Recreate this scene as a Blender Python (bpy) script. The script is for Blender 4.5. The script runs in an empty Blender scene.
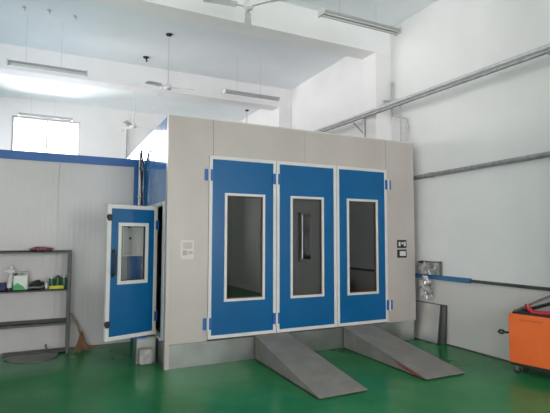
import bpy, bmesh, math, random
from mathutils import Vector, Matrix
from mathutils import noise as mnoise
random.seed(7)
S = bpy.context.scene
C = S.collection
PI = math.pi

# ------------------------------------------------------------------ materials
def new_mat(name):
    m = bpy.data.materials.new(name); m.use_nodes = True
    nt = m.node_tree; b = nt.nodes['Principled BSDF']
    return m, nt, b

def coords(nt, scale=(1, 1, 1)):
    tc = nt.nodes.new('ShaderNodeNewGeometry')
    mp = nt.nodes.new('ShaderNodeMapping'); mp.inputs['Scale'].default_value = scale
    nt.links.new(tc.outputs['Position'], mp.inputs['Vector'])
    return mp.outputs['Vector']

def mottled(name, c1, c2, rough=.5, scale=3., detail=5., metal=0., bump=0., bscale=40., r2=None, spec=.5, stretch=(1, 1, 1), lo=.35, hi=.65):
    """two tones of the same finish, mixed by noise"""
    m, nt, b = new_mat(name)
    v = coords(nt, stretch)
    n = nt.nodes.new('ShaderNodeTexNoise'); n.inputs['Scale'].default_value = scale; n.inputs['Detail'].default_value = detail
    nt.links.new(v, n.inputs['Vector'])
    r = nt.nodes.new('ShaderNodeValToRGB')
    r.color_ramp.elements[0].position = lo; r.color_ramp.elements[1].position = hi
    r.color_ramp.elements[0].color = (*c1, 1); r.color_ramp.elements[1].color = (*c2, 1)
    nt.links.new(n.outputs['Fac'], r.inputs['Fac']); nt.links.new(r.outputs['Color'], b.inputs['Base Color'])
    b.inputs['Roughness'].default_value = rough; b.inputs['Metallic'].default_value = metal
    b.inputs['Specular IOR Level'].default_value = spec
    if r2 is not None:
        mr = nt.nodes.new('ShaderNodeMapRange'); mr.inputs['From Min'].default_value = lo; mr.inputs['From Max'].default_value = hi
        mr.inputs['To Min'].default_value = rough; mr.inputs['To Max'].default_value = r2
        nt.links.new(n.outputs['Fac'], mr.inputs['Value']); nt.links.new(mr.outputs['Result'], b.inputs['Roughness'])
    if bump:
        n2 = nt.nodes.new('ShaderNodeTexNoise'); n2.inputs['Scale'].default_value = bscale; n2.inputs['Detail'].default_value = 3
        nt.links.new(v, n2.inputs['Vector'])
        bp = nt.nodes.new('ShaderNodeBump'); bp.inputs['Strength'].default_value = bump; bp.inputs['Distance'].default_value = .01
        nt.links.new(n2.outputs['Fac'], bp.inputs['Height']); nt.links.new(bp.outputs['Normal'], b.inputs['Normal'])
    return m

def ribbed(name, c1, c2, axis, pitch, rough=.4, strength=.5, spec=.5):
    """sheet with fine pressed ribs running vertically"""
    m = mottled(name, c1, c2, rough=rough, scale=1.2, spec=spec)
    nt = m.node_tree; b = nt.nodes['Principled BSDF']
    v = coords(nt)
    w = nt.nodes.new('ShaderNodeTexWave'); w.wave_type = 'BANDS'; w.bands_direction = axis
    w.inputs['Scale'].default_value = 2 * PI / (20 * pitch); w.inputs['Distortion'].default_value = 0
    nt.links.new(v, w.inputs['Vector'])
    p = nt.nodes.new('ShaderNodeMath'); p.operation = 'POWER'; p.inputs[1].default_value = 5
    nt.links.new(w.outputs['Fac'], p.inputs[0])
    bp = nt.nodes.new('ShaderNodeBump'); bp.inputs['Strength'].default_value = strength; bp.inputs['Distance'].default_value = .006
    nt.links.new(p.outputs[0], bp.inputs['Height']); nt.links.new(bp.outputs['Normal'], b.inputs['Normal'])
    return m

def plain(name, c, rough=.5, metal=0., spec=.5):
    k = .93
    return mottled(name, tuple(x * k for x in c), c, rough=rough, metal=metal, scale=6, spec=spec)

M = {}
M['wall'] = mottled('white_wall_paint', (.80, .795, .785), (.84, .835, .825), rough=.85, scale=1.3, bump=.1, bscale=60, spec=.2)
M['ceil'] = mottled('ceiling_paint', (.80, .845, .87), (.84, .885, .91), rough=.9, scale=1., spec=.1)
M['beam'] = mottled('beam_paint', (.84, .84, .835), (.88, .88, .875), rough=.85, scale=1.3, spec=.2)
M['dado'] = mottled('dado_sheet', (.62, .595, .57), (.66, .635, .61), rough=.5, scale=1.5)
M['part'] = ribbed('ribbed_white_sheet', (.50, .49, .48), (.55, .54, .53), 'X', .075, rough=.42, strength=.16)
M['blue'] = mottled('blue_enamel', (.001, .088, .235), (.002, .10, .265), rough=.33, spec=.3, scale=2.5, bump=.03, bscale=6)
M['bluetrim'] = plain('blue_trim_paint', (.005, .10, .33), .4)
M['bluecap'] = plain('faded_blue_paint', (.05, .18, .36), .5)
M['bluerib'] = mottled('blue_gloss_sheet', (.015, .15, .40), (.025, .20, .48), rough=.12, scale=8, stretch=(1, 3, .3), spec=.9, bump=.05, bscale=9)
M['cream'] = mottled('booth_panel_coat', (.42, .38, .35), (.455, .415, .385), rough=.42, scale=2., bump=.03, bscale=8)
M['white'] = plain('white_aluminium_trim', (.60, .60, .58), .4)
M['whitepipe'] = plain('white_plastic', (.7, .7, .7), .4)
M['galv'] = mottled('galvanised_steel', (.20, .215, .20), (.27, .285, .27), rough=.28, r2=.38, metal=.6, scale=3, bump=.05, bscale=6)
M['galvb'] = mottled('bright_sheet_steel', (.60, .59, .57), (.70, .69, .67), rough=.30, r2=.42, metal=.7, scale=3, bump=.12, bscale=5)
M['ramp'] = mottled('ramp_steel', (.185, .175, .16), (.245, .235, .215), rough=.55, r2=.7, metal=.2, scale=5)
M['pipe'] = mottled('steel_pipe', (.30, .30, .30), (.42, .42, .42), rough=.38, metal=.6, scale=12)
M['pipelt'] = mottled('light_grey_pipe', (.5, .5, .5), (.6, .6, .6), rough=.4, metal=.2, scale=12)
M['rack'] = mottled('dark_grey_rack_paint', (.045, .05, .05), (.08, .085, .085), rough=.5, scale=20)
M['dark'] = plain('black_rubber', (.015, .015, .016), .6)
M['brownseal'] = plain('brown_window_seal', (.09, .045, .02), .6)
M['fan'] = plain('fan_enamel', (.72, .73, .73), .5)
M['lampbody'] = plain('lamp_batten_enamel', (.42, .42, .42), .45)
M['tube'] = plain('unlit_lamp_tube', (.62, .63, .62), .25)
M['wire'] = plain('hanging_wire', (.55, .56, .57), .5)
M['orange'] = mottled('orange_enamel', (.74, .13, .025), (.80, .15, .03), rough=.42, scale=3)
M['orangetext'] = plain('dark_orange_print', (.25, .04, .015), .5)
M['red'] = plain('red_enamel', (.38, .02, .025), .35)
M['rim'] = plain('dark_steel_rim', (.13, .13, .125), .4, .5)
M['smear'] = mottled('old_red_paint', (.16, .035, .025), (.26, .06, .045), rough=.7, scale=20)
M['foil'] = mottled('crumpled_foil', (.35, .35, .34), (.75, .75, .74), rough=.25, r2=.4, metal=.8, scale=14)
M['straw'] = mottled('broom_straw', (.13, .055, .025), (.26, .12, .055), rough=.9, scale=60)
M['handle'] = mottled('broom_handle_wood', (.28, .17, .10), (.38, .25, .15), rough=.7, scale=20)
M['rag'] = mottled('faded_red_cloth', (.14, .045, .065), (.34, .16, .18), rough=.95, scale=30)
M['indigo'] = plain('indigo_cloth', (.04, .04, .12), .8)
M['canw'] = plain('white_bottle_plastic', (.62, .66, .60), .4)
M['cangreen'] = plain('green_label', (.04, .35, .09), .5)
M['dgreen'] = mottled('dark_green_tin', (.01, .035, .02), (.03, .16, .08), rough=.4, scale=35)
M['yellow'] = plain('yellow_box_card', (.5, .47, .03), .6)
M['concrete'] = mottled('pale_concrete', (.28, .27, .26), (.40, .39, .38), rough=.9, scale=14)
M['sheetgrey'] = mottled('dull_grey_sheet', (.13, .12, .11), (.17, .16, .145), rough=.45, scale=5)
M['beige'] = ribbed('beige_cabinet', (.74, .69, .62), (.80, .76, .69), 'X', .045, rough=.5)
M['paper'] = mottled('notice_paper', (.62, .54, .51), (.68, .60, .57), rough=.7, scale=40)
M['paperpic'] = mottled('notice_print', (.42, .39, .37), (.50, .46, .44), rough=.7, scale=60)
M['papergrey'] = mottled('notice_print_grey', (.34, .34, .32), (.42, .41, .39), rough=.7, scale=60)
M['cloth'] = mottled('white_cloth', (.45, .46, .48), (.68, .68, .68), rough=.9, scale=40)
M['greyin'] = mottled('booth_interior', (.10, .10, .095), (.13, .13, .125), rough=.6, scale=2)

def floor_mat():
    m, nt, b = new_mat('green_epoxy_floor')
    v = coords(nt)
    n = nt.nodes.new('ShaderNodeTexNoise'); n.inputs['Scale'].default_value = .9; n.inputs['Detail'].default_value = 6; n.inputs['Roughness'].default_value = .6
    nt.links.new(v, n.inputs['Vector'])
    r = nt.nodes.new('ShaderNodeValToRGB')
    r.color_ramp.elements[0].position = .38; r.color_ramp.elements[1].position = .66
    r.color_ramp.elements[0].color = (.014, .150, .046, 1); r.color_ramp.elements[1].color = (.032, .215, .075, 1)
    nt.links.new(n.outputs['Fac'], r.inputs['Fac']); nt.links.new(r.outputs['Color'], b.inputs['Base Color'])
    n3 = nt.nodes.new('ShaderNodeTexNoise'); n3.inputs['Scale'].default_value = 2.2; n3.inputs['Detail'].default_value = 6
    nt.links.new(v, n3.inputs['Vector'])
    mr = nt.nodes.new('ShaderNodeMapRange'); mr.inputs['From Min'].default_value = .35; mr.inputs['From Max'].default_value = .7
    mr.inputs['To Min'].default_value = .17; mr.inputs['To Max'].default_value = .25
    nt.links.new(n3.outputs['Fac'], mr.inputs['Value']); nt.links.new(mr.outputs['Result'], b.inputs['Roughness'])
    n2 = nt.nodes.new('ShaderNodeTexNoise'); n2.inputs['Scale'].default_value = 5; n2.inputs['Detail'].default_value = 4
    nt.links.new(v, n2.inputs['Vector'])
    bp = nt.nodes.new('ShaderNodeBump'); bp.inputs['Strength'].default_value = .02; bp.inputs['Distance'].default_value = .01
    nt.links.new(n2.outputs['Fac'], bp.inputs['Height']); nt.links.new(bp.outputs['Normal'], b.inputs['Normal'])
    b.inputs['Specular IOR Level'].default_value = .14
    return m
M['floor'] = floor_mat()

def glass_mat(name, tint, refl=1.5):
    m = bpy.data.materials.new(name); m.use_nodes = True
    nt = m.node_tree; nt.nodes.clear()
    o = nt.nodes.new('ShaderNodeOutputMaterial'); mx = nt.nodes.new('ShaderNodeMixShader')
    t = nt.nodes.new('ShaderNodeBsdfTransparent'); t.inputs['Color'].default_value = (*tint, 1)
    g = nt.nodes.new('ShaderNodeBsdfGlossy'); g.inputs['Roughness'].default_value = .02
    f = nt.nodes.new('ShaderNodeFresnel'); f.inputs['IOR'].default_value = refl
    nt.links.new(f.outputs[0], mx.inputs['Fac']); nt.links.new(t.outputs[0], mx.inputs[1]); nt.links.new(g.outputs[0], mx.inputs[2])
    nt.links.new(mx.outputs[0], o.inputs['Surface'])
    return m
M['glass'] = glass_mat('booth_window_glass', (.42, .42, .42), 2.15)
M['clear'] = glass_mat('clear_glass', (.93, .94, .94), 1.45)

# ------------------------------------------------------------------ mesh helpers
def box(bm, x0, y0, z0, x1, y1, z1, mat=None):
    r = bmesh.ops.create_cube(bm, size=1)
    T = Matrix.Translation(((x0 + x1) / 2, (y0 + y1) / 2, (z0 + z1) / 2)) @ Matrix.Diagonal((abs(x1 - x0), abs(y1 - y0), abs(z1 - z0), 1))
    if mat is not None: T = mat @ T
    bmesh.ops.transform(bm, matrix=T, verts=r['verts'])
    return r['verts']

def cyl(bm, p, q, r1, r2=None, seg=16, caps=True):
    p, q = Vector(p), Vector(q); d = q - p
    r = bmesh.ops.create_cone(bm, cap_ends=caps, segments=seg, radius1=r1, radius2=r1 if r2 is None else r2, depth=d.length)
    T = Matrix.Translation((p + q) / 2) @ d.to_track_quat('Z', 'Y').to_matrix().to_4x4()
    bmesh.ops.transform(bm, matrix=T, verts=r['verts'])

def tube(bm, pts, r, seg=12):
    """one swept tube along a polyline with mitred rings"""
    pts = [Vector(p) for p in pts]; rings = []
    up = None
    for i, p in enumerate(pts):
        a = (p - pts[i - 1]).normalized() if i else (pts[1] - p).normalized()
        b = (pts[i + 1] - p).normalized() if i < len(pts) - 1 else a
        t = (a + b).normalized()
        if up is None:
            up = t.orthogonal().normalized()
        up = (up - t * up.dot(t)).normalized(); s = t.cross(up)
        k = 1 / max(.5, t.dot(a))
        rings.append([bm.verts.new(p + (up * math.cos(2 * PI * j / seg) + s * math.sin(2 * PI * j / seg)) * r * (k if i not in (0, len(pts) - 1) else 1)) for j in range(seg)])
    for A, B in zip(rings, rings[1:]):
        for j in range(seg):
            bm.faces.new((A[j], A[(j + 1) % seg], B[(j + 1) % seg], B[j]))
    bm.faces.new(rings[0][::-1]); bm.faces.new(rings[-1])

def lathe(bm, prof, c=(0, 0, 0), seg=20):
    c = Vector(c); rings = []
    for r, z in prof:
        rings.append([bm.verts.new(c + Vector((r * math.cos(2 * PI * j / seg), r * math.sin(2 * PI * j / seg), z))) for j in range(seg)])
    for A, B in zip(rings, rings[1:]):
        for j in range(seg):
            bm.faces.new((A[j], A[(j + 1) % seg], B[(j + 1) % seg], B[j]))
    bm.faces.new(rings[0][::-1]); bm.faces.new(rings[-1])

def prism(bm, poly, y0, y1, plane='YZ'):
    """polygon of (a, b) extruded along the remaining axis from y0 to y1"""
    def P(a, b, t):
        return {'YZ': (t, a, b), 'XY': (a, b, t), 'XZ': (a, t, b)}[plane]
    A = [bm.verts.new(P(a, b, y0)) for a, b in poly]; B = [bm.verts.new(P(a, b, y1)) for a, b in poly]
    n = len(poly)
    bm.faces.new(A); bm.faces.new(B[::-1])
    for i in range(n): bm.faces.new((A[i], B[i], B[(i + 1) % n], A[(i + 1) % n]))

def ring_frame(bm, x0, z0, x1, z1, w, y0, y1, mat=None):
    """rectangular frame in the XZ plane, outer bounds x0..x1 / z0..z1, bar width w"""
    box(bm, x0, y0, z0, x0 + w, y1, z1, mat); box(bm, x1 - w, y0, z0, x1, y1, z1, mat)
    box(bm, x0 + w, y0, z0, x1 - w, y1, z0 + w, mat); box(bm, x0 + w, y0, z1 - w, x1 - w, y1, z1, mat)

def obj(name, bm, mat, parent=None, bevel=0., smooth=False):
    if isinstance(mat, str): mat = M[mat]
    bmesh.ops.recalc_face_normals(bm, faces=bm.faces)
    me = bpy.data.meshes.new(name); bm.to_mesh(me); bm.free()
    me.materials.append(mat)
    o = bpy.data.objects.new(name, me); C.objects.link(o)
    if parent: o.parent = parent
    if smooth:
        for p in me.polygons: p.use_smooth = True
        try: me.set_sharp_from_angle(angle=math.radians(40))
        except Exception: pass
    if bevel:
        md = o.modifiers.new('bevel', 'BEVEL'); md.width = bevel; md.segments = 2; md.limit_method = 'ANGLE'
    return o

def B(): return bmesh.new()
def bx(name, mat, parent, *d, bevel=0.):
    bm = B(); box(bm, *d); return obj(name, bm, mat, parent, bevel)
def tag(o, label, cat, group=None):
    o['label'] = label; o['category'] = cat
    if group: o['group'] = group
    return o
def thing(name, label, cat, loc=(0, 0, 0), rz=0, group=None):
    o = bpy.data.objects.new(name, None); C.objects.link(o); o.location = loc; o.rotation_euler = (0, 0, rz)
    o.empty_display_size = .1
    return tag(o, label, cat, group)
def struct(o):
    o['kind'] = 'structure'; return o
def copy_tree(o, parent=None):
    c = o.copy(); C.objects.link(c)
    if parent: c.parent = parent
    for ch in list(o.children): copy_tree(ch, c)
    return c
def lab(o, t): o['label'] = t; return o

# ------------------------------------------------------------------ the hall
XL, XR, YF, YB, ZC = -5.2, 4.24, -9.0, 8.6, 5.5
T = .24

def wall_with_holes(bm, axis, c0, c1, a0, a1, z0, z1, holes):
    """wall slab; axis='X' means it runs along Y at X c0..c1, 'Y' runs along X at Y c0..c1; holes (a,b,z,z)"""
    As = sorted({a0, a1, *[h[0] for h in holes], *[h[1] for h in holes]})
    Zs = sorted({z0, z1, *[h[2] for h in holes], *[h[3] for h in holes]})
    for i in range(len(As) - 1):
        for k in range(len(Zs) - 1):
            ac, zc = (As[i] + As[i + 1]) / 2, (Zs[k] + Zs[k + 1]) / 2
            if any(h[0] < ac < h[1] and h[2] < zc < h[3] for h in holes): continue
            if axis == 'X': box(bm, c0, As[i], Zs[k], c1, As[i + 1], Zs[k + 1])
            else: box(bm, As[i], c0, Zs[k], As[i + 1], c1, Zs[k + 1])
    bmesh.ops.remove_doubles(bm, verts=bm.verts, dist=1e-4)
    # drop the inner faces shared by two neighbouring blocks
    seen = {}
    for f in bm.faces: seen.setdefault(tuple(sorted(v.index for v in f.verts)), []).append(f)
bmesh_dummy = None

struct(bx('floor', 'floor', None, XL - T, YF - T, -.2, XR + T, YB + T, 0))
struct(bx('ceiling', 'ceil', None, XL - T, YF - T, ZC, XR + T, YB + T, ZC + .2))

back_win = [(-2.40, -.65, 3.98, 5.0), (-4.95, -3.2, 3.98, 5.0)]
left_fill_win = [(-7.6, -4.4, .9, 3.2), (-2.4, .2, 3.1, 4.2), (2.1, 4.3, .9, 3.8), (5.3, 8.2, .9, 3.8)]  # unseen openings, heights and sizes chosen to brighten the ceiling
front_fill_win = [(-4.2, -1.2, .5, 3.1), (.4, 3.4, .9, 3.3)]  # unseen openings added low to light partition and booth front
right_win = [(-4.30, -3.67, 1.05, 2.25)]
bm = B(); wall_with_holes(bm, 'Y', YB, YB + T, XL - T, XR + T, 0, ZC, back_win); struct(obj('wall_back', bm, 'wall'))
bm = B(); wall_with_holes(bm, 'X', XL - T, XL, YF, YB, 0, ZC, left_fill_win); struct(obj('wall_left', bm, 'wall'))
bm = B(); wall_with_holes(bm, 'Y', YF - T, YF, XL - T, XR + T, 0, ZC, front_fill_win); struct(obj('wall_front', bm, 'wall'))
bm = B(); wall_with_holes(bm, 'X', XR, XR + T, YF, YB, 0, ZC, right_win); struct(obj('wall_right', bm, 'wall'))

def area(name, loc, rot, sx, sy, power, col=(1, 1, 1)):
    L = bpy.data.lights.new(name, 'AREA'); L.shape = 'RECTANGLE'; L.size = sx; L.size_y = sy; L.energy = power; L.color = col
    o = bpy.data.objects.new(name, L); C.objects.link(o); o.location = loc; o.rotation_euler = rot
    return o

nwin = 0
DAY = (1.0, .932, .952)
def window(axis, c, a0, a1, z0, z1, inward, watts):
    """aluminium window with a mullion set into the wall opening, sky-lit from outside"""
    global nwin
    nwin += 1
    root = bpy.data.objects.new('window_%d' % nwin, None); C.objects.link(root); struct(root)
    bm = B(); W = .05
    n = max(1, round((a1 - a0) / .9))
    cc = c - inward * .10
    def bar(a, b, za, zb):
        if axis == 'X': box(bm, cc - .03, a, za, cc + .03, b, zb)
        else: box(bm, a, cc - .03, za, b, cc + .03, zb)
    bar(a0, a0 + W, z0, z1); bar(a1 - W, a1, z0, z1); bar(a0 + W, a1 - W, z0, z0 + W); bar(a0 + W, a1 - W, z1 - W, z1)
    for i in range(1, n):
        m_ = a0 + (a1 - a0) * i / n; bar(m_ - .02, m_ + .02, z0 + W, z1 - W)
    obj('window_frame', bm, 'white', root)
    bm = B()
    if axis == 'X': box(bm, cc - .004, a0 + W, z0 + W, cc + .004, a1 - W, z1 - W)
    else: box(bm, a0 + W, cc - .004, z0 + W, a1 - W, cc + .004, z1 - W)
    obj('window_glass', bm, 'clear', root)
    out = c - inward * (.12 if inward < 0 and axis == 'X' else T + .05)
    mid, zm = (a0 + a1) / 2, (z0 + z1) / 2
    if axis == 'X': area('daylight', (out, mid, zm), (PI / 2, 0, -PI / 2 if inward > 0 else PI / 2), a1 - a0, z1 - z0, watts, DAY)
    else: area('daylight', (mid, out, zm), (PI / 2, 0, 0 if inward > 0 else PI), a1 - a0, z1 - z0, watts, DAY)
# area light emits along its local -Z: rotated (90,0,0) it shines towards +Y
for w, p in zip(back_win, (230, 150)): window('Y', YB, *w, -1, p)
for w, p in zip(left_fill_win, (260, 30, 350, 540)): window('X', XL, *w, 1, p)
for w, p in zip(front_fill_win, (430, 330)): window('Y', YF, *w, 1, p)
for w in right_win: window('X', XR, *w, -1, 70)

# beams and columns
nt_ = 0
def trim(bm, mat):
    global nt_
    nt_ += 1
    return struct(obj('trim_%d' % nt_, bm, mat))
for yb in (-3.1, .70, 4.62):
    bm = B(); box(bm, XL, yb, 5.0, XR, yb + .38, ZC); trim(bm, 'beam')
    bm = B(); box(bm, 3.89, yb if yb > 0 else -2.85, 0, XR, yb + .38 if yb > 0 else -2.5, 5.0 if yb > 0 else ZC)
    trim(bm, 'wall')

# partition of ribbed sheet with a blue channel along its top and end
PY = 1.76
bm = B()
xs = [XL, -3.6, -2.4, -1.226, -.14]
for a, b in zip(xs, xs[1:]): box(bm, a + .002, PY, 0, b - .002, PY + .06, 2.76)
box(bm, XL, PY + .02, 0, -.14, PY + .05, 2.76)
struct(obj('wall_partition', bm, 'part'))
bm = B(); box(bm, XL, PY - .015, 2.76, -.02, PY + .075, 2.885); box(bm, -.14, PY - .015, 0, -.02, PY + .075, 2.76); trim(bm, 'bluetrim')
# wainscot sheet and its cap rail on the right wall
bm = B(); box(bm, XR - .02, -2.5, 0, XR, .7, .985); trim(bm, 'dado')
bm = B(); box(bm, XR - .05, -1.0, .975, XR, .7, 1.045); trim(bm, 'bluecap')
bm = B(); box(bm, XR - .045, -2.5, .99, XR, -1.0, 1.03); trim(bm, 'rack')
bm = B(); box(bm, XR - .035, -2.5, 0, XR - .02, .7, .012); trim(bm, 'rack')

# ------------------------------------------------------------------ the spray booth
H, Wd, b0 = 3.2, 4.07, .31
booth = thing('spray_booth', 'large cream vehicle spray booth with three tall blue windowed doors in its front', 'spray booth')
zt = 2.72
X0, X1, X2, X3 = .545, 1.535, 2.54, 3.50
# facade sheets
bm = B(); box(bm, .03, -.02, .30, X0, .04, zt); box(bm, 0, -.03, 0, .055, .06, H)
obj('side_sheet', bm, 'cream', booth, .002)
bx('side_sheet', 'cream', booth, X3, -.02, .30, Wd, .04, zt, bevel=.002)
bm = B()
for a, b in ((.055, .60), (.604, 2.0), (2.004, 3.49), (3.494, Wd)): box(bm, a, -.02, zt, b, .04, H)
obj('header_sheet', bm, 'cream', booth, .0015)
bm = B(); box(bm, .0, -.024, H, Wd, .05, H + .015); obj('top_trim', bm, 'white', booth)
# body
bm = B()
box(bm, 0, .06, .32, .05, .18, H); box(bm, 0, 1.0, .32, .05, 6.7, H); box(bm, 0, .18, 2.06, .05, 1.0, H); box(bm, 0, .18, .32, .05, 1.0, .34)
obj('side_wall', bm, 'bluerib', booth)
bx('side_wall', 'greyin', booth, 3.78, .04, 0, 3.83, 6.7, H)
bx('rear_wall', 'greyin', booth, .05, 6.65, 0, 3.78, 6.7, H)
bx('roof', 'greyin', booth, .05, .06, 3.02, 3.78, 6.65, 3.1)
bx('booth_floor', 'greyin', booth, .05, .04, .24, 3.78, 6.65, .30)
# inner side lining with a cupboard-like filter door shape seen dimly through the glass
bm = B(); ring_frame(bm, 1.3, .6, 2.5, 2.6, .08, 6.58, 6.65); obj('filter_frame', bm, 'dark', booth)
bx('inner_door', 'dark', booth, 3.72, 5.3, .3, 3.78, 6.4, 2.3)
# plinth
bm = B(); box(bm, .004, .06, 0, .05, 6.7, .32); box(bm, .055, -.012, 0, 1.2, .03, .297); box(bm, 1.204, -.004, 0, 2.64, .03, .297); box(bm, 2.644, -.008, 0, 4.04, .03, .297)
lab(obj('plinth', bm, 'galv', booth, .001), 'grey galvanised plinth sheets')

def hinge(parent, x, z, h=.15):
    bm = B(); box(bm, x - .058, -.044, z - h / 2, x - .016, -.02, z + h / 2); box(bm, x + .016, -.044, z - h / 2, x + .055, -.028, z + h / 2)
    o = obj('hinge', bm, 'bluetrim', parent, .003)
    return o
def hinge_pin(parent, x, z, h=.17):
    bm = B(); cyl(bm, (x, -.046, z - h / 2), (x, -.046, z + h / 2), .016); return obj('hinge_pin', bm, 'white', parent, 0, True)

def booth_door(xa, xb, wx0, wx1, wz0, wz1, hinges):
    d = B()
    ya, yb = -.034, .012
    # leaf with a real window opening
    F = .045
    a, b = xa + F, xb - F; z0, z1 = b0 + F + .01, zt - F
    box(d, a, ya + .008, z0, wx0, yb, z1); box(d, wx1, ya + .008, z0, b, yb, z1)
    box(d, wx0, ya + .008, z0, wx1, yb, wz0); box(d, wx0, ya + .008, wz1, wx1, yb, z1)
    door = obj('door', d, 'blue', booth)
    f = B(); ring_frame(f, xa + .004, b0 + .01, xb - .004, zt, F, ya, yb)
    lab(obj('door_frame', f, 'white', door, .003), 'white door edge frame')
    f = B(); ring_frame(f, wx0 - .01, wz0 - .01, wx1 + .01, wz1 + .01, .034, ya - .012, yb + .01)
    lab(obj('window_frame', f, 'white', door, .004), 'white window frame')
    f = B(); ring_frame(f, wx0 + .0245, wz0 + .0245, wx1 - .0245, wz1 - .0245, .012, ya + .004, yb); obj('window_seal', f, 'brownseal', door)
    bx('window_glass', 'glass', door, wx0 + .034, -.014, wz0 + .034, wx1 - .034, -.006, wz1 - .034)
    for hx, hz in hinges:
        hinge(door, hx, hz); hinge_pin(door, hx, hz)
    return door
booth_door(X0, X1, .775, 1.345, .80, 2.22, [(X0 + .0, 2.46), (X0 + .0, .52)])
booth_door(X1, X2, 1.765, 2.30, .79, 2.22, [(X1 + .0, 2.46), (X1 + .0, .52)])
booth_door(X2, X3, 2.735, 3.295, .78, 2.22, [(X3 + .02, 2.48), (X3 + .02, .58)])

# switches on the right front sheet
for z0, z1, kind in ((1.47, 1.60, 0), (1.315, 1.445, 1)):
    bm = B(); box(bm, 3.70, -.03, z0, 3.89, -.02, z1); pl = obj('switch_plate', bm, 'dark', booth, .003)
    bm = B()
    if kind == 0:
        box(bm, 3.725, -.036, z0 + .03, 3.76, -.03, z1 - .03); box(bm, 3.83, -.036, z0 + .03, 3.865, -.03, z1 - .03)
        cyl(bm, (3.795, -.03, (z0 + z1) / 2 + .012), (3.795, -.042, (z0 + z1) / 2 + .012), .02)
    else:
        box(bm, 3.745, -.036, z0 + .03, 3.865, -.03, z1 - .025)
    obj('switch_button', bm, 'white', pl, .002)
# notice stuck on the left sheet
bm = B(); box(bm, .185, -.0225, 1.36, .355, -.020, 1.60)
nt = lab(obj('paper_notice', bm, 'paper', booth), 'faded pinkish paper notice')
bm = B(); box(bm, .21, -.0235, 1.49, .335, -.0225, 1.575); obj('printed_picture', bm, 'paperpic', nt)
bm = B(); box(bm, .205, -.0235, 1.405, .27, -.0225, 1.47); box(bm, .28, -.0235, 1.42, .34, -.0225, 1.46); lab(obj('printed_picture', bm, 'papergrey', nt), 'grey printed patch')

# open side door (white frame, blue leaf) hinged to the left flank
hx, hy = -.035, .42
fx, fy = -.69, .20
dl = math.hypot(fx - hx, fy - hy)
ang = math.atan2(hy - fy, hx - fx)          # local +X runs from the free edge to the hinge
Md = Matrix.Translation((fx, fy, 0)) @ Matrix.Rotation(ang, 4, 'Z')
zb_, zt_ = .365, 2.045
def dbox(bm, *d): box(bm, *d, mat=Md)
bm = B()
wa, wb, wza, wzb = .15, .545, 1.055, 1.81
F = .05
for q in ((F, zb_ + F, wa, zt_ - F), (wb, zb_ + F, dl - F, zt_ - F), (wa, zb_ + F, wb, wza), (wa, wzb, wb, zt_ - F)):
    dbox(bm, q[0], -.02, q[1], q[2], .02, q[3])
sd = lab(obj('side_door', bm, 'blue', booth), 'narrow open side door, blue with a white frame')
bm = B(); ring_frame(bm, 0, zb_, dl, zt_, F, -.026, .024, Md); lab(obj('door_frame', bm, 'white', sd, .003), 'white door edge frame')
bm = B(); ring_frame(bm, wa - .01, wza - .01, wb + .01, wzb + .01, .045, -.036, .03, Md); lab(obj('window_frame', bm, 'white', sd, .004), 'white window frame')
bm = B(); dbox(bm, wa + .03, -.004, wza + .03, wb - .03, .004, wzb - .03); obj('window_glass', bm, 'clear', sd)
bm = B(); ring_frame(bm, wa + .032, wza + .032, wb - .032, wzb - .032, .012, -.03, .0, Md); obj('window_seal', bm, 'dark', sd)
bm = B(); tube(bm, [Md @ Vector(p) for p in ((.085, -.02, 1.17), (.085, -.065, 1.19), (.085, -.07, 1.32), (.085, -.065, 1.44), (.085, -.02, 1.46))], .017)
dbox(bm, .065, -.03, 1.14, .105, -.018, 1.20); dbox(bm, .065, -.03, 1.43, .105, -.018, 1.49)
obj('handle', bm, 'dark', sd, 0, True)
for z in (1.88, .57):
    bm = B(); dbox(bm, .0, -.055, z - .04, .05, -.024, z + .04); dbox(bm, -.018, -.05, z - .015, .02, -.03, z + .03); obj('latch', bm, 'dark', sd, .006)
for z in (1.80, .60):
    bm = B(); dbox(bm, dl - .03, -.045, z - .06, dl - .005, -.024, z + .06); cyl(bm, Md @ Vector((dl + .005, -.03, z - .07)), Md @ Vector((dl + .005, -.03, z + .07)), .012)
    obj('hinge', bm, 'bluetrim', sd)
# door jambs round the side opening
bm = B()
box(bm, -.012, .075, .34, .05, .18, 2.10); box(bm, -.02, 1.0, .34, .05, 1.05, 2.10); box(bm, -.02, .18, 2.05, .05, 1.0, 2.10); box(bm, -.02, .18, .32, .05, 1.0, .35)
lab(obj('door_jamb', bm, 'white', booth), 'white jamb of the side door opening')

# ------------------------------------------------------------------ step, block, cabinet behind the side door
st = thing('step_box', 'low grey steel step under the open side door', 'step', (-.165, .55, 0))
bm = B(); box(bm, -.105, -.16, 0, .14, .12, .32); obj('step_body', bm, 'galv', st, .004)
lab(bx('step_edge', 'bluetrim', st, -.11, -.168, .32, .02, .12, .345), 'blue edge strip of the step')
bx('step_tread', 'ramp', st, .02, -.165, .32, .145, .12, .34)
bm = B(); r = box(bm, -.09, -.035, 0, .09, .035, .20)
o = obj('concrete_block', bm, 'concrete', None, .03); o.location = (-.155, .335, 0)
tag(o, 'pale rounded concrete block standing against the steel step', 'block')

cb = thing('control_cabinet', 'beige control cabinet with a column of dark knobs seen through the side door window', 'control cabinet', (-.21, 1.2, 1.36))
bx('cabinet_body', 'beige', cb, -.16, -.1, 0, .205, .2, .66, bevel=.004)
bx('face_plate', 'white', cb, -.155, -.106, .02, -.03, -.1, .64)
for i, z in enumerate((.58, .50, .42, .26)):
    bm = B(); cyl(bm, (-.085 + .02 * (i % 2), -.106, z), (-.085 + .02 * (i % 2), -.13, z), .018); obj('knob', bm, 'dark', cb, 0, True)
lab(bx('lower_compartment', 'bluetrim', cb, -.065, -.10, -.66, .10, .14, -.005, bevel=.004), 'blue lower compartment')

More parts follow.
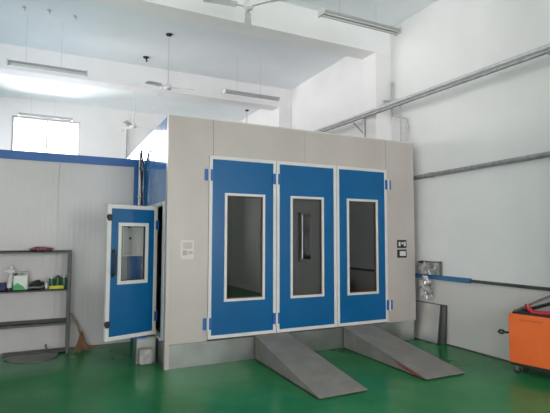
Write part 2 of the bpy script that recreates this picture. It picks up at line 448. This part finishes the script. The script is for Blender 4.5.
def blob(name, mat, loc, sx, sy, sz, amp=.3, freq=3., sub=4, seed=0, flat=True):
    bm = B(); bmesh.ops.create_icosphere(bm, subdivisions=sub, radius=1)
    for v in bm.verts:
        n = v.co.normalized()
        d = 1 + amp * mnoise.noise(n * freq + Vector((seed, seed * 2, 3))) + amp * .5 * mnoise.noise(n * freq * 2.7 + Vector((seed, 1, 3)))
        v.co = Vector((n.x * d * sx, n.y * d * sy, max(-.85, n.z * d) * sz + .85 * sz))
    o = obj(name, bm, mat, None, 0, not flat); o.location = loc
    return o
tag(blob('cloth_bundle', 'cloth', (-.055, 1.16, 1.12), .035, .05, .12, seed=3), 'crumpled white cloth beside the blue box, seen through the side door window', 'cloth')

# pole with hoses at the partition corner
pl = thing('hose_pole', 'white upright pipe with black hoses at the blue partition corner', 'pipe', (-.07, 1.62, 0))
bm = B(); cyl(bm, (0, 0, 0), (0, 0, 2.98), .022); obj('pole', bm, 'whitepipe', pl, 0, True)
bm = B(); tube(bm, [(.035, 0, .6), (.04, 0, 2.0), (.03, -.01, 2.4), (.045, 0, 2.8), (.02, 0, 3.0), (-.05, 0, 3.02), (-.09, 0, 2.92)], .011); obj('hose', bm, 'dark', pl, 0, True)
bm = B(); tube(bm, [(.02, -.04, .6), (.035, -.04, 2.3), (.0, -.03, 2.75), (.01, -.03, 3.08)], .010); obj('hose', bm, 'dark', pl, 0, True)
bm = B(); box(bm, -.03, -.03, 2.25, .04, .02, 2.29); obj('clamp', bm, 'galv', pl)
bm = B(); box(bm, -.03, -.03, 2.7, .04, .02, 2.74); obj('clamp', bm, 'galv', pl)

# ------------------------------------------------------------------ ramps
def ramp(label, xa, xb, fa, fb, yf, red=False):
    r = thing('loading_ramp', label, 'ramp', ((xa + xb) / 2, -.03, 0), 0, 'steel ramps up to the booth doors')
    cx = (xa + xb) / 2
    bm = B()
    y0, y1 = -.005, yf + .03
    def top(k): return [(xa - cx) * (1 - k) + (fa - cx) * k, (xb - cx) * (1 - k) + (fb - cx) * k]
    zs = [(0, .305), (1, .014)]
    v = []
    for k, z in zs:
        l, rr = top(k); y = y0 * (1 - k) + y1 * k
        v.append([bm.verts.new((l, y, z)), bm.verts.new((rr, y, z)), bm.verts.new((l, y, .0)), bm.verts.new((rr, y, .0))])
    a, b = v
    for f in ((a[0], a[1], b[1], b[0]), (a[2], b[2], b[3], a[3]), (a[0], b[0], b[2], a[2]), (a[1], a[3], b[3], b[1]), (a[0], a[2], a[3], a[1]), (b[0], b[1], b[3], b[2])):
        bm.faces.new(f)
    obj('ramp_body', bm, 'ramp', r)
    # tread sheet with folded lips
    bm = B()
    l0, r0 = top(0); l1, r1 = top(1)
    q = [Vector((l0 - .004, y0, .307)), Vector((r0 + .004, y0, .307)), Vector((r1 + .004, y1 - .02, .016)), Vector((l1 - .004, y1 - .02, .016))]
    A = [bm.verts.new(p) for p in q]; Bv = [bm.verts.new(p + Vector((0, 0, .006))) for p in q]
    bm.faces.new(A[::-1]); bm.faces.new(Bv)
    for i in range(4): bm.faces.new((A[i], A[(i + 1) % 4], Bv[(i + 1) % 4], Bv[i]))
    obj('tread_sheet', bm, 'ramp', r)
    # shadow line under the skirt, modelled as a thin dark tube
    bm = B(); tube(bm, [(l0 - .004, y0 - .01, .006), (l1 - .004, y1, .006), (r1, y1, .006)], .006, 8); obj('shadow_gap_strip', bm, 'dark', r)
    if red:
        bm = B()
        k0, k1 = .62, .96
        def P(k, f):
            l = top(k)[0]; y = y0 * (1 - k) + y1 * k; z = .305 * (1 - k) + .014 * k
            return Vector((l - .006, y, z * f))
        pts = [P(k0, .95), P(.72, .75), P(.8, .5), P(k1, .15), P(k1, .9), P(.8, .96)]
        vs = [bm.verts.new(p) for p in pts]; ws = [bm.verts.new(p + Vector((-.002, 0, 0))) for p in pts]
        bm.faces.new(vs); bm.faces.new(ws[::-1])
        for i in range(len(vs)): bm.faces.new((vs[i], ws[i], ws[(i + 1) % len(vs)], vs[(i + 1) % len(vs)]))
        lab(obj('paint_smear', bm, 'smear', r), 'red paint smear low on the side')
    return r
ramp('grey steel ramp in front of the middle booth door, nearer one with plain side', 1.215, 1.70, 1.19, 1.785, -1.72)
ramp('grey steel ramp before the right booth door, with a red smear on its side', 2.65, 3.16, 2.625, 3.235, -1.72, True)

# ------------------------------------------------------------------ pipes along the right wall
p0, p1 = Vector((3.75, 4.3, 3.90)), Vector((3.75, -4.5, 3.74))
def pipe_y(y): return p0.z + (p1.z - p0.z) * (y - p0.y) / (p1.y - p0.y)
bm = B(); tube(bm, [p0 + Vector((0, 0, .055)), p1 + Vector((0, 0, .055))], .028); tag(obj('steel_pipe', bm, 'pipelt', None, 0, True), 'upper light grey pipe of the high pair sloping along the right wall', 'pipe')
bm = B(); tube(bm, [p0 + Vector((-.02, 0, -.012)), p1 + Vector((-.02, 0, -.012))], .026); tag(obj('steel_pipe', bm, 'pipe', None, 0, True), 'lower darker pipe of the high pair running along the right wall', 'pipe')
bm = B(); tube(bm, [(XR - .06, .65, 2.64), (XR - .06, -1.0, 2.655), (XR - .06, -4.4, 2.69)], .036)
cyl(bm, (XR - .06, -.28, 2.648), (XR - .06, -.34, 2.648), .043)
tag(obj('wall_pipe', bm, 'pipe', None, 0, True), 'single grey pipe at mid height on the right wall beside the booth', 'pipe')
ps = thing('pipe_support', 'small bracketed post on the booth roof holding the high pipes', 'bracket', (3.74, .85, 3.1))
bm = B(); box(bm, -.02, -.02, 0, .02, .02, pipe_y(.85) - 3.1 - .045); obj('post', bm, 'pipe', ps)
bm = B(); tube(bm, [(0, .02, .42), (0, .34, pipe_y(1.19) - 3.1 - .05)], .014, 8); obj('brace', bm, 'pipe', ps)
bm = B(); box(bm, -.07, -.03, pipe_y(.85) - 3.1 - .045, .04, .03, pipe_y(.85) - 3.1 - .038); obj('saddle', bm, 'pipe', ps)
bk = thing('pipe_bracket', 'wall arm holding the high pipes at the right edge near the column', 'bracket', (3.885, -2.62, 3.5))
bm = B(); box(bm, -.19, -.02, pipe_y(-2.62) - 3.5 - .06, .0, .02, pipe_y(-2.62) - 3.5 - .04); box(bm, -.012, -.02, .05, .0, .02, pipe_y(-2.62) - 3.5 - .04); obj('arm', bm, 'pipe', bk)
# conduit loop by the column
bm = B()
tube(bm, [(4.04, .655, 3.94), (4.04, .655, 4.11), (4.165, .655, 4.12), (4.165, .37, 4.07), (4.165, .37, 3.0), (4.165, .37, .0)], .014, 8)
tag(obj('conduit', bm, 'pipelt', None, 0, True), 'thin grey conduit with a square loop beside the white column', 'pipe')
bm = B(); tube(bm, [(4.205, .63, 4.46), (4.205, .63, 3.84), (4.205, .29, 3.72), (4.205, .25, 3.70), (4.205, .25, .0)], .013, 8)
tube(bm, [(4.205, .63, 4.38), (4.205, .63, 4.47)], .022, 8)
tube(bm, [(4.205, .25, 3.58), (4.205, .25, 3.52)], .024, 8)
tag(obj('conduit', bm, 'pipelt', None, 0, True), 'thin grey pipe with a valve stub in the corner behind the high pipes', 'pipe')
bm = B(); cyl(bm, (.64, YB - .03, 0), (.64, YB - .03, 5.2), .025); tag(obj('conduit', bm, 'wire', None, 0, True), 'thin vertical pipe on the far back wall, right of the bright window', 'pipe')

# ------------------------------------------------------------------ ceiling fans
def fan(label, x, y, zh, angs, R=.66, droop=.03):
    f = thing('ceiling_fan', label, 'ceiling fan', (x, y, zh), 0, 'three-bladed ceiling fans')
    dz = ZC - zh
    bm = B(); lathe(bm, [(.015, -.045), (.045, -.04), (.07, -.02), (.075, .02), (.065, .055), (.035, .075), (.02, .10)]); obj('motor_housing', bm, 'fan', f, 0, True)
    bm = B(); cyl(bm, (0, 0, .07), (0, 0, dz - .05), .012); obj('down_rod', bm, 'wire', f, 0, True)
    bm = B(); lathe(bm, [(.02, dz - .04), (.05, dz - .03), (.06, dz - .001)]); obj('ceiling_cup', bm, 'dark', f, 0, True)
    for a in angs:
        a = math.radians(a)
        Rm = Matrix.Rotation(a, 4, 'Z')
        bm = B()
        ns = 8; rows = []
        for i in range(ns + 1):
            t = i / ns; rr = .17 + (R - .17) * t
            w = .042 + .016 * t if t < .97 else .045
            z = -droop * t * t
            tw = .018 - .008 * t
            rows.append([bm.verts.new(Rm @ Vector((rr, s * w, z + s * tw + dzz))) for s, dzz in ((-1, .003), (1, .003), (1, -.003), (-1, -.003))])
        for A, Bq in zip(rows, rows[1:]):
            for j in range(4): bm.faces.new((A[j], A[(j + 1) % 4], Bq[(j + 1) % 4], Bq[j]))
        bm.faces.new(rows[0]); bm.faces.new(rows[-1][::-1])
        bl = obj('blade', bm, 'fan', f)
        bm = B(); box(bm, .06, -.018, -.004, .2, .018, .006, mat=Rm); obj('blade_iron', bm, 'fan', bl)
    return f
fan('nearest white ceiling fan, cut by the top edge of the view', 1.09, -.02, 4.875, (68, 178, -53), .64)
fan('white ceiling fan on a long rod above the left end of the booth', .59, 2.72, 4.46, (207, 97, -20), .50)
fan('small far ceiling fan beyond the booth corner, below the bright back wall', .49, 6.21, 4.47, (0, 118, 240), .60)
fan('far ceiling fan whose rod shows just above the booth front', 3.92, 6.9, 4.5, (30, 150, 270), .3)
# bare ceiling hooks
for (x, y), lb in zip(((.40, 4.05), (-1.84, 2.76), (-1.46, 2.69), (-1.05, 2.73)), ('bare dark hook on the ceiling left of the long-rod fan', 'leftmost of three tiny hooks on the ceiling at top left', 'middle one of three tiny hooks on the ceiling at top left', 'rightmost of three tiny hooks on the ceiling at top left')):
    bm = B(); s = 1 if y > 4 else .55
    cyl(bm, (0, 0, -.02 * s), (0, 0, 0), .06 * s)
    tube(bm, [(0, 0, -.01), (.0, 0, -.05 * s), (.03 * s, 0, -.08 * s), (.0, 0, -.10 * s)], .012 * s, 8)
    o = obj('ceiling_hook', bm, 'dark' if s == 1 else 'wire', None); o.location = (x, y, ZC)
    tag(o, lb, 'hook', 'ceiling hooks')

# ------------------------------------------------------------------ hanging tube lamps (unlit)
def lamp(label, x0, y, z, L=1.25):
    l = thing('tube_lamp', label, 'lamp', (x0 + L / 2, y, z), 0, 'hanging tube lamps')
    h = L / 2
    bm = B(); prism(bm, [(-.03, .05), (.03, .05), (.075, .0), (.07, -.006), (.025, .03), (-.025, .03), (-.07, -.006), (-.075, .0)], -h, h); obj('batten', bm, 'lampbody', l)
    for s in (-.034, .034):
        bm = B(); cyl(bm, (-h + .03, s, -.004), (h - .03, s, -.004), .014); obj('tube', bm, 'tube', l, 0, True)
    for s in (-1, 1):
        bm = B(); box(bm, s * h - .012, -.07, -.028, s * h + .012, .07, .052); obj('end_cap', bm, 'white', l, .004)
    for s in (-.35, .2):
        bm = B(); cyl(bm, (s, 0, .05), (s, 0, ZC - z), .003, seg=6); obj('hanging_wire', bm, 'wire', l)
    return l
lamp('nearest hanging tube lamp, high at the right in front of the white column', 1.73, -.94, 4.51)
lamp('hanging tube lamp at upper left above the partition', -2.07, 3.06, 4.60)
lamp('hanging tube lamp just above the top edge of the booth front', 1.88, 3.16, 4.69)
lamp('far hanging tube lamp across the top of the bright back window', -2.16, 7.44, 4.76)

# ------------------------------------------------------------------ rack at the left
rk = thing('storage_rack', 'dark grey steel storage rack with three shelves against the ribbed partition', 'rack', (-1.06, 1.4, 0))
def post(x, y):
    bm = B(); box(bm, x - .045, y, 0, x, y + .004, 1.445); box(bm, x - .004, y, 0, x, y + .045, 1.445)
    for z in [.08 * k + .06 for k in range(17)]: pass
    obj('post', bm, 'rack', rk)
Lr = 1.75
for x in (.03, -Lr + .045):
    for y in (0, .29): post(x, y)
for z, zt2 in ((1.405, 1.44), (.875, .905), (.40, .445)):
    bm = B(); box(bm, -Lr, 0.004, zt2 - .012, .02, .325, zt2); box(bm, -Lr, .004, z, .02, .008, zt2); box(bm, -Lr, .321, z, .02, .325, zt2)
    obj('shelf', bm, 'rack', rk)

SH = .905
def at(name, bm, mat, x, y, z, label, cat, group=None, bevel=0., smooth=False):
    o = obj(name, bm, mat, None, bevel, smooth); o.location = (x, y, z); return tag(o, label, cat, group)
# red rag on top shelf
tag(blob('folded_rag', 'rag', (-1.42, 1.52, 1.44), .15, .08, .030, amp=.35, seed=5), 'crumpled dark red rag lying on the top shelf of the rack', 'rag')
# middle shelf, left to right
bm = B(); box(bm, -.12, -.09, 0, .12, .09, .10)
at('storage_box', bm, 'indigo', -1.96, 1.52, SH, 'dark indigo box at the left edge of the middle shelf', 'box', None, .015)
b = thing('spray_bottle', 'white spray bottle with a star shaped trigger head on the middle shelf', 'bottle', (-1.79, 1.60, SH))
bm = B(); lathe(bm, [(.042, 0), (.045, .01), (.045, .16), (.02, .20), (.018, .22)]); obj('bottle_body', bm, 'canw', b, 0, True)
bm = B(); box(bm, -.05, -.02, .23, .045, .02, .28); box(bm, -.09, -.014, .24, -.04, .014, .27); box(bm, -.02, -.012, .27, .02, .012, .33); box(bm, -.03, -.012, .20, -.018, .012, .235); cyl(bm, (0, 0, .215), (0, 0, .235), .02); box(bm, -.008, -.012, .262, .02, .012, .29); obj('trigger_head', bm, 'white', b, .004)
b = thing('small_bottle', 'small white bottle with a dark cap lying beside the green and white jug', 'bottle', (-1.80, 1.47, SH))
bm = B(); cyl(bm, (0, 0, .035), (.0, 0, .10), .033); obj('bottle_body', bm, 'canw', b, 0, True)
bm = B(); cyl(bm, (0, 0, .0), (0, 0, .035), .034); obj('base_band', bm, 'dark', b, 0, True)
b = thing('chemical_jug', 'white jug with a green label on the middle shelf', 'jug', (-1.665, 1.52, SH))
bm = B(); box(bm, -.09, -.05, 0, .09, .05, .20); obj('jug_body', bm, 'canw', b, .014)
bm = B()
prism(bm, [(-.085, .0), (.07, .0), (.03, .05), (.0, .07), (-.04, .10), (-.085, .06)], -.053, -.0505, 'XZ'); lab(obj('label_print', bm, 'cangreen', b), 'green wave printed on the jug')
bm = B(); tube(bm, [(-.03, 0, .195), (-.03, 0, .24), (.07, 0, .24), (.07, 0, .195)], .011, 8); obj('jug_handle', bm, 'canw', b, 0, True)
bm = B(); cyl(bm, (-.06, 0, .20), (-.06, 0, .225), .022); obj('cap', bm, 'dark', b, 0, True)
tag(blob('dark_tool', 'dark', (-1.46, 1.53, SH), .085, .06, .06, amp=.4, seed=9), 'dark lump of tools beside the white and green jug', 'tool')
bm = B(); tube(bm, [(-.1, 0, .02), (-.03, .01, .03), (.06, 0, .025), (.11, .0, .05)], .016, 8)
at('grease_gun', bm, 'galv', -1.475, 1.44, SH, 'small grey metal tool lying in front of the dark tools', 'tool', None, 0, True)
for i, (x, y, hh, mm, lb) in enumerate(((-1.28, 1.54, .17, 'dgreen', 'left dark green tin at the back of the middle shelf'), (-1.20, 1.55, .18, 'dgreen', 'middle dark green tin behind the yellow carton'), (-1.12, 1.54, .18, 'dgreen', 'right dark green tin next to the rack post'))):
    c = thing('paint_tin', lb, 'tin', (x, y, SH), 0, 'dark green tins on the middle shelf')
    bm = B(); cyl(bm, (0, 0, 0), (0, 0, hh - .03), .037); obj('tin_body', bm, mm, c, 0, True)
    bm = B(); cyl(bm, (0, 0, hh - .03), (0, 0, hh - .018), .034, .03); cyl(bm, (0, 0, hh - .018), (0, 0, hh), .018); obj('lid', bm, 'dark' if i % 2 else 'canw', c, 0, True)
bm = B(); box(bm, -.095, -.03, 0, .095, .03, .045)
at('yellow_carton', bm, 'yellow', -1.22, 1.44, SH, 'flat bright yellow carton in front of the green tins', 'carton', None, .003)
bm = B(); lathe(bm, [(.012, 0), (.022, .03), (.022, .07), (.01, .09)]);
at('small_tube', bm, 'canw', -1.345, 1.45, SH, 'tiny pale tube standing left of the yellow carton', 'tube', None, 0, True)

# sheets on the floor below the rack
bm = B()
pts = [(-.42, -.02), (-.33, -.19), (-.12, -.31), (.04, -.33), (.14, -.24), (.20, -.16), (.24, .08), (-.2, .12), (-.4, .08)]
v0 = []
for zz in (.0, .012):
    v0.append([bm.verts.new((x, y, zz + .03 * max(0, (y + .1)))) for x, y in pts])
bm.faces.new(v0[0][::-1]); bm.faces.new(v0[1])
for i in range(len(pts)): bm.faces.new((v0[0][i], v0[0][(i + 1) % len(pts)], v0[1][(i + 1) % len(pts)], v0[1][i]))
at('bent_sheet', bm, 'sheetgrey', -1.40, 1.36, .002, 'dull grey bent sheet lying on the green floor below the rack', 'metal sheet')
bm = B(); box(bm, -.40, -.07, 0, .42, .07, .022)  # thin dark slab along the partition foot
at('dark_strip', bm, 'rack', -1.46, 1.60, .002, 'dark flat strip along the foot of the partition under the rack', 'board')
bm = B(); box(bm, -.12, -.04, 0, .12, .04, .018, mat=Matrix.Rotation(.35, 4, 'Z'))
at('metal_offcut', bm, 'rack', -1.16, 1.47, .016, 'small dark metal offcut by the right foot of the rack', 'offcut')
bm = B(); tube(bm, [(.03, 0, .0), (.02, 0, .05), (-.005, 0, .10), (.015, 0, .115)], .010, 8)
at('metal_hook', bm, 'rack', -1.33, 1.49, .016, 'small dark hook standing up from the grey sheet', 'hook', None, 0, True)

# broom
br = thing('straw_broom', 'reddish brown straw broom leaning on the partition beside the rack', 'broom', (-.87, 1.45, 0))
bm = B(); tube(bm, [(.0, .03, .20), (-.06, .14, .36), (-.13, .28, .50)], .016, 10); obj('broom_handle', bm, 'handle', br, 0, True)
bm = B()
for i in range(90):
    a = random.uniform(-1, 1); c = random.uniform(-1, 1)
    tube(bm, [(.0 + a * .012, .03 + c * .012, .26), (-.01 + a * .05 + .01, .015 + c * .02, .12), (.02 + a * .115, -.005 + c * .04, .012 + random.uniform(0, .02))], .0055, 5)
obj('bristles', bm, 'straw', br)
bm = B()
for i in range(16):
    c = random.uniform(-1, 1)
    tube(bm, [(.0, .03 + c * .01, .16), (.09, .0 + c * .02, .06), (.21, -.01 + c * .02, .02 + random.uniform(0, .03))], .005, 5)
obj('stray_straws', bm, 'straw', br)
bm = B(); lathe(bm, [(.02, .235), (.022, .25), (.019, .27)], (-.005, .035, 0)); obj('binding', bm, 'handle', br)

# ------------------------------------------------------------------ right corner: steel trays, foil
def tray(label, y0, y1, xb, lean, h, t, mat):
    tr = thing('steel_tray', label, 'tray', (xb, (y0 + y1) / 2, 0), 0, 'steel trays leaning on the right wall')
    a = math.atan2(lean, h)
    Rm = Matrix.Rotation(a, 4, 'Y'); w = (y1 - y0) / 2
    bm = B(); box(bm, 0, -w, 0.0, t * .4, w, h, mat=Rm); obj('tray_face', bm, mat, tr)
    bm = B()
    for q in ((-.006, -w, 0, t, -w + .014, h), (-.006, w - .014, 0, t, w, h), (-.006, -w, 0, t, w, .014), (-.006, -w, h - .014, t, w, h)): box(bm, *q, mat=Rm)
    lab(obj('tray_rim', bm, 'rim', tr), 'darker folded rim')
    return tr
tray('bright reflective steel tray leaning against the right wall, foremost', -.47, .09, 4.085, .085, .61, .02, 'galvb')
tray('duller steel tray behind the bright one, only its edge showing', -.555, .02, 4.15, .035, .60, .022, 'galv')
f1 = blob('foil_bundle', 'foil', (4.12, -.19, .66), .045, .125, .185, amp=.55, freq=4.5, seed=12); tag(f1, 'lower crumpled foil bundle stuffed between booth and right wall', 'foil')
f2 = blob('foil_bundle', 'foil', (4.115, -.24, 1.055), .045, .18, .095, amp=.5, freq=4.8, seed=21); tag(f2, 'upper crumpled foil bundle at the start of the blue rail', 'foil')
wf = thing('wire_frame', 'small grey square frame holding foil above the blue rail', 'frame', (4.2, -.24, 1.04))
bm = B()
for q in ((-.02, -.22, 0, .02, -.2, .22), (-.02, .12, 0, .02, .14, .22), (-.02, -.22, .20, .02, .14, .22)): box(bm, *q)
obj('frame_bars', bm, 'sheetgrey', wf)
tag(blob('black_cap', 'dark', (4.12, -.12, 1.225), .04, .06, .022, amp=.3, seed=2), 'black lump on top of the upper foil bundle', 'lump')

# ------------------------------------------------------------------ orange machine
mg = math.atan2(-.976, .218)
mc = thing('workshop_machine', 'bright orange wheeled workshop machine at the right edge', 'machine', (3.765, -1.94, 0), mg)
# local +X runs along the visible face toward the viewer's right, +Y points to the wall
Lm, Wm = .55, .33
bx('cabinet', 'orange', mc, 0, 0, .135, Lm, Wm, .72, bevel=.008)
bx('base_skirt', 'dark', mc, .0, .004, .105, Lm, Wm - .004, .137)
bx('top_plate', 'dark', mc, .04, .02, .72, Lm - .02, Wm - .02, .742)
bm = B()
xx = .13
for i in range(11):
    w = .014
    # short worn letter-like strokes, the print is too faded to read
    box(bm, xx, -.0015, .645, xx + .003, 0, .668 if i % 3 else .662)
    box(bm, xx, -.0014, .645 if i % 2 else .656, xx + w * .8, 0, .651 if i % 2 else .663)
    xx += .024 if i != 4 else .034
obj('faded_lettering', bm, 'orangetext', mc)
for x in (.07, Lm - .07):
    for y in (.05, Wm - .05):
        bm = B(); box(bm, x - .022, y - .018, .045, x - .004 + .026, y - .014, .105); box(bm, x - .022, y + .014, .045, x + .022, y + .018, .105); box(bm, x - .025, y - .02, .1, x + .025, y + .02, .106)
        cs = obj('caster', bm, 'galv', mc)
        bm = B(); cyl(bm, (x, y - .012, .04), (x, y + .012, .04), .04, seg=20); obj('caster_wheel', bm, 'dark', cs, 0, True)
bm = B(); tube(bm, [(.02, .10, .45), (-.02, .08, .47), (-.06, .03, .475), (-.10, .02, .455), (-.13, .02, .47), (-.115, .02, .495), (-.07, .04, .49)], .013, 8); obj('cable_hook', bm, 'dark', mc, 0, True)
bm = B(); tube(bm, [(.03, .10, .735), (.18, .10, .82), (.36, .10, .92), (.5, .1, .99)], .014, 8); tube(bm, [(.02, .12, .74), (.12, .12, .76)], .016, 8); obj('lifting_arm', bm, 'sheetgrey', mc, 0, True)
bm = B(); tube(bm, [(.20, .06, .85), (.215, .06, .79), (.26, .06, .755), (.38, .06, .755), (.5, .06, .77)], .028, 12); obj('red_handle', bm, 'red', mc, 0, True)
bm = B(); tube(bm, [(.10, .18, .745), (.25, .2, .80), (.4, .22, .86), (.52, .2, .94)], .02, 8); obj('hose', bm, 'dark', mc, 0, True)

# ------------------------------------------------------------------ world, camera, view
w = bpy.data.worlds.new('world'); S.world = w; w.use_nodes = True
bg = w.node_tree.nodes['Background']; bg.inputs['Color'].default_value = (1, .99, .995, 1); bg.inputs['Strength'].default_value = 6.0

cam = bpy.data.cameras.new('camera'); co = bpy.data.objects.new('camera', cam); C.objects.link(co); S.camera = co
cam.sensor_fit = 'HORIZONTAL'; cam.sensor_width = 36; cam.lens = 457.378 / 550 * 36
fw = Vector((0.4358671, 0.89754576, 0.06656942)); rt = Vector((0.89947295, -0.43697061, 0.00226007)); up = Vector((-0.0311174, -0.05889231, 0.99777924))
m = Matrix((rt, up, -fw)).transposed().to_4x4(); m.translation = Vector((-1.29141687, -5.80199859, 1.6428432))
co.matrix_world = m

vs = S.view_settings; vs.view_transform = 'Standard'; vs.look = 'None'; vs.gamma = 1; vs.use_curve_mapping = False; vs.exposure = -0.45
S.cycles.max_bounces = 10; S.cycles.diffuse_bounces = 6; S.cycles.glossy_bounces = 4; S.cycles.transparent_max_bounces = 12
S.cycles.use_denoising = True
S.cycles.caustics_reflective = False; S.cycles.caustics_refractive = False
S.cycles.sample_clamp_indirect = 6
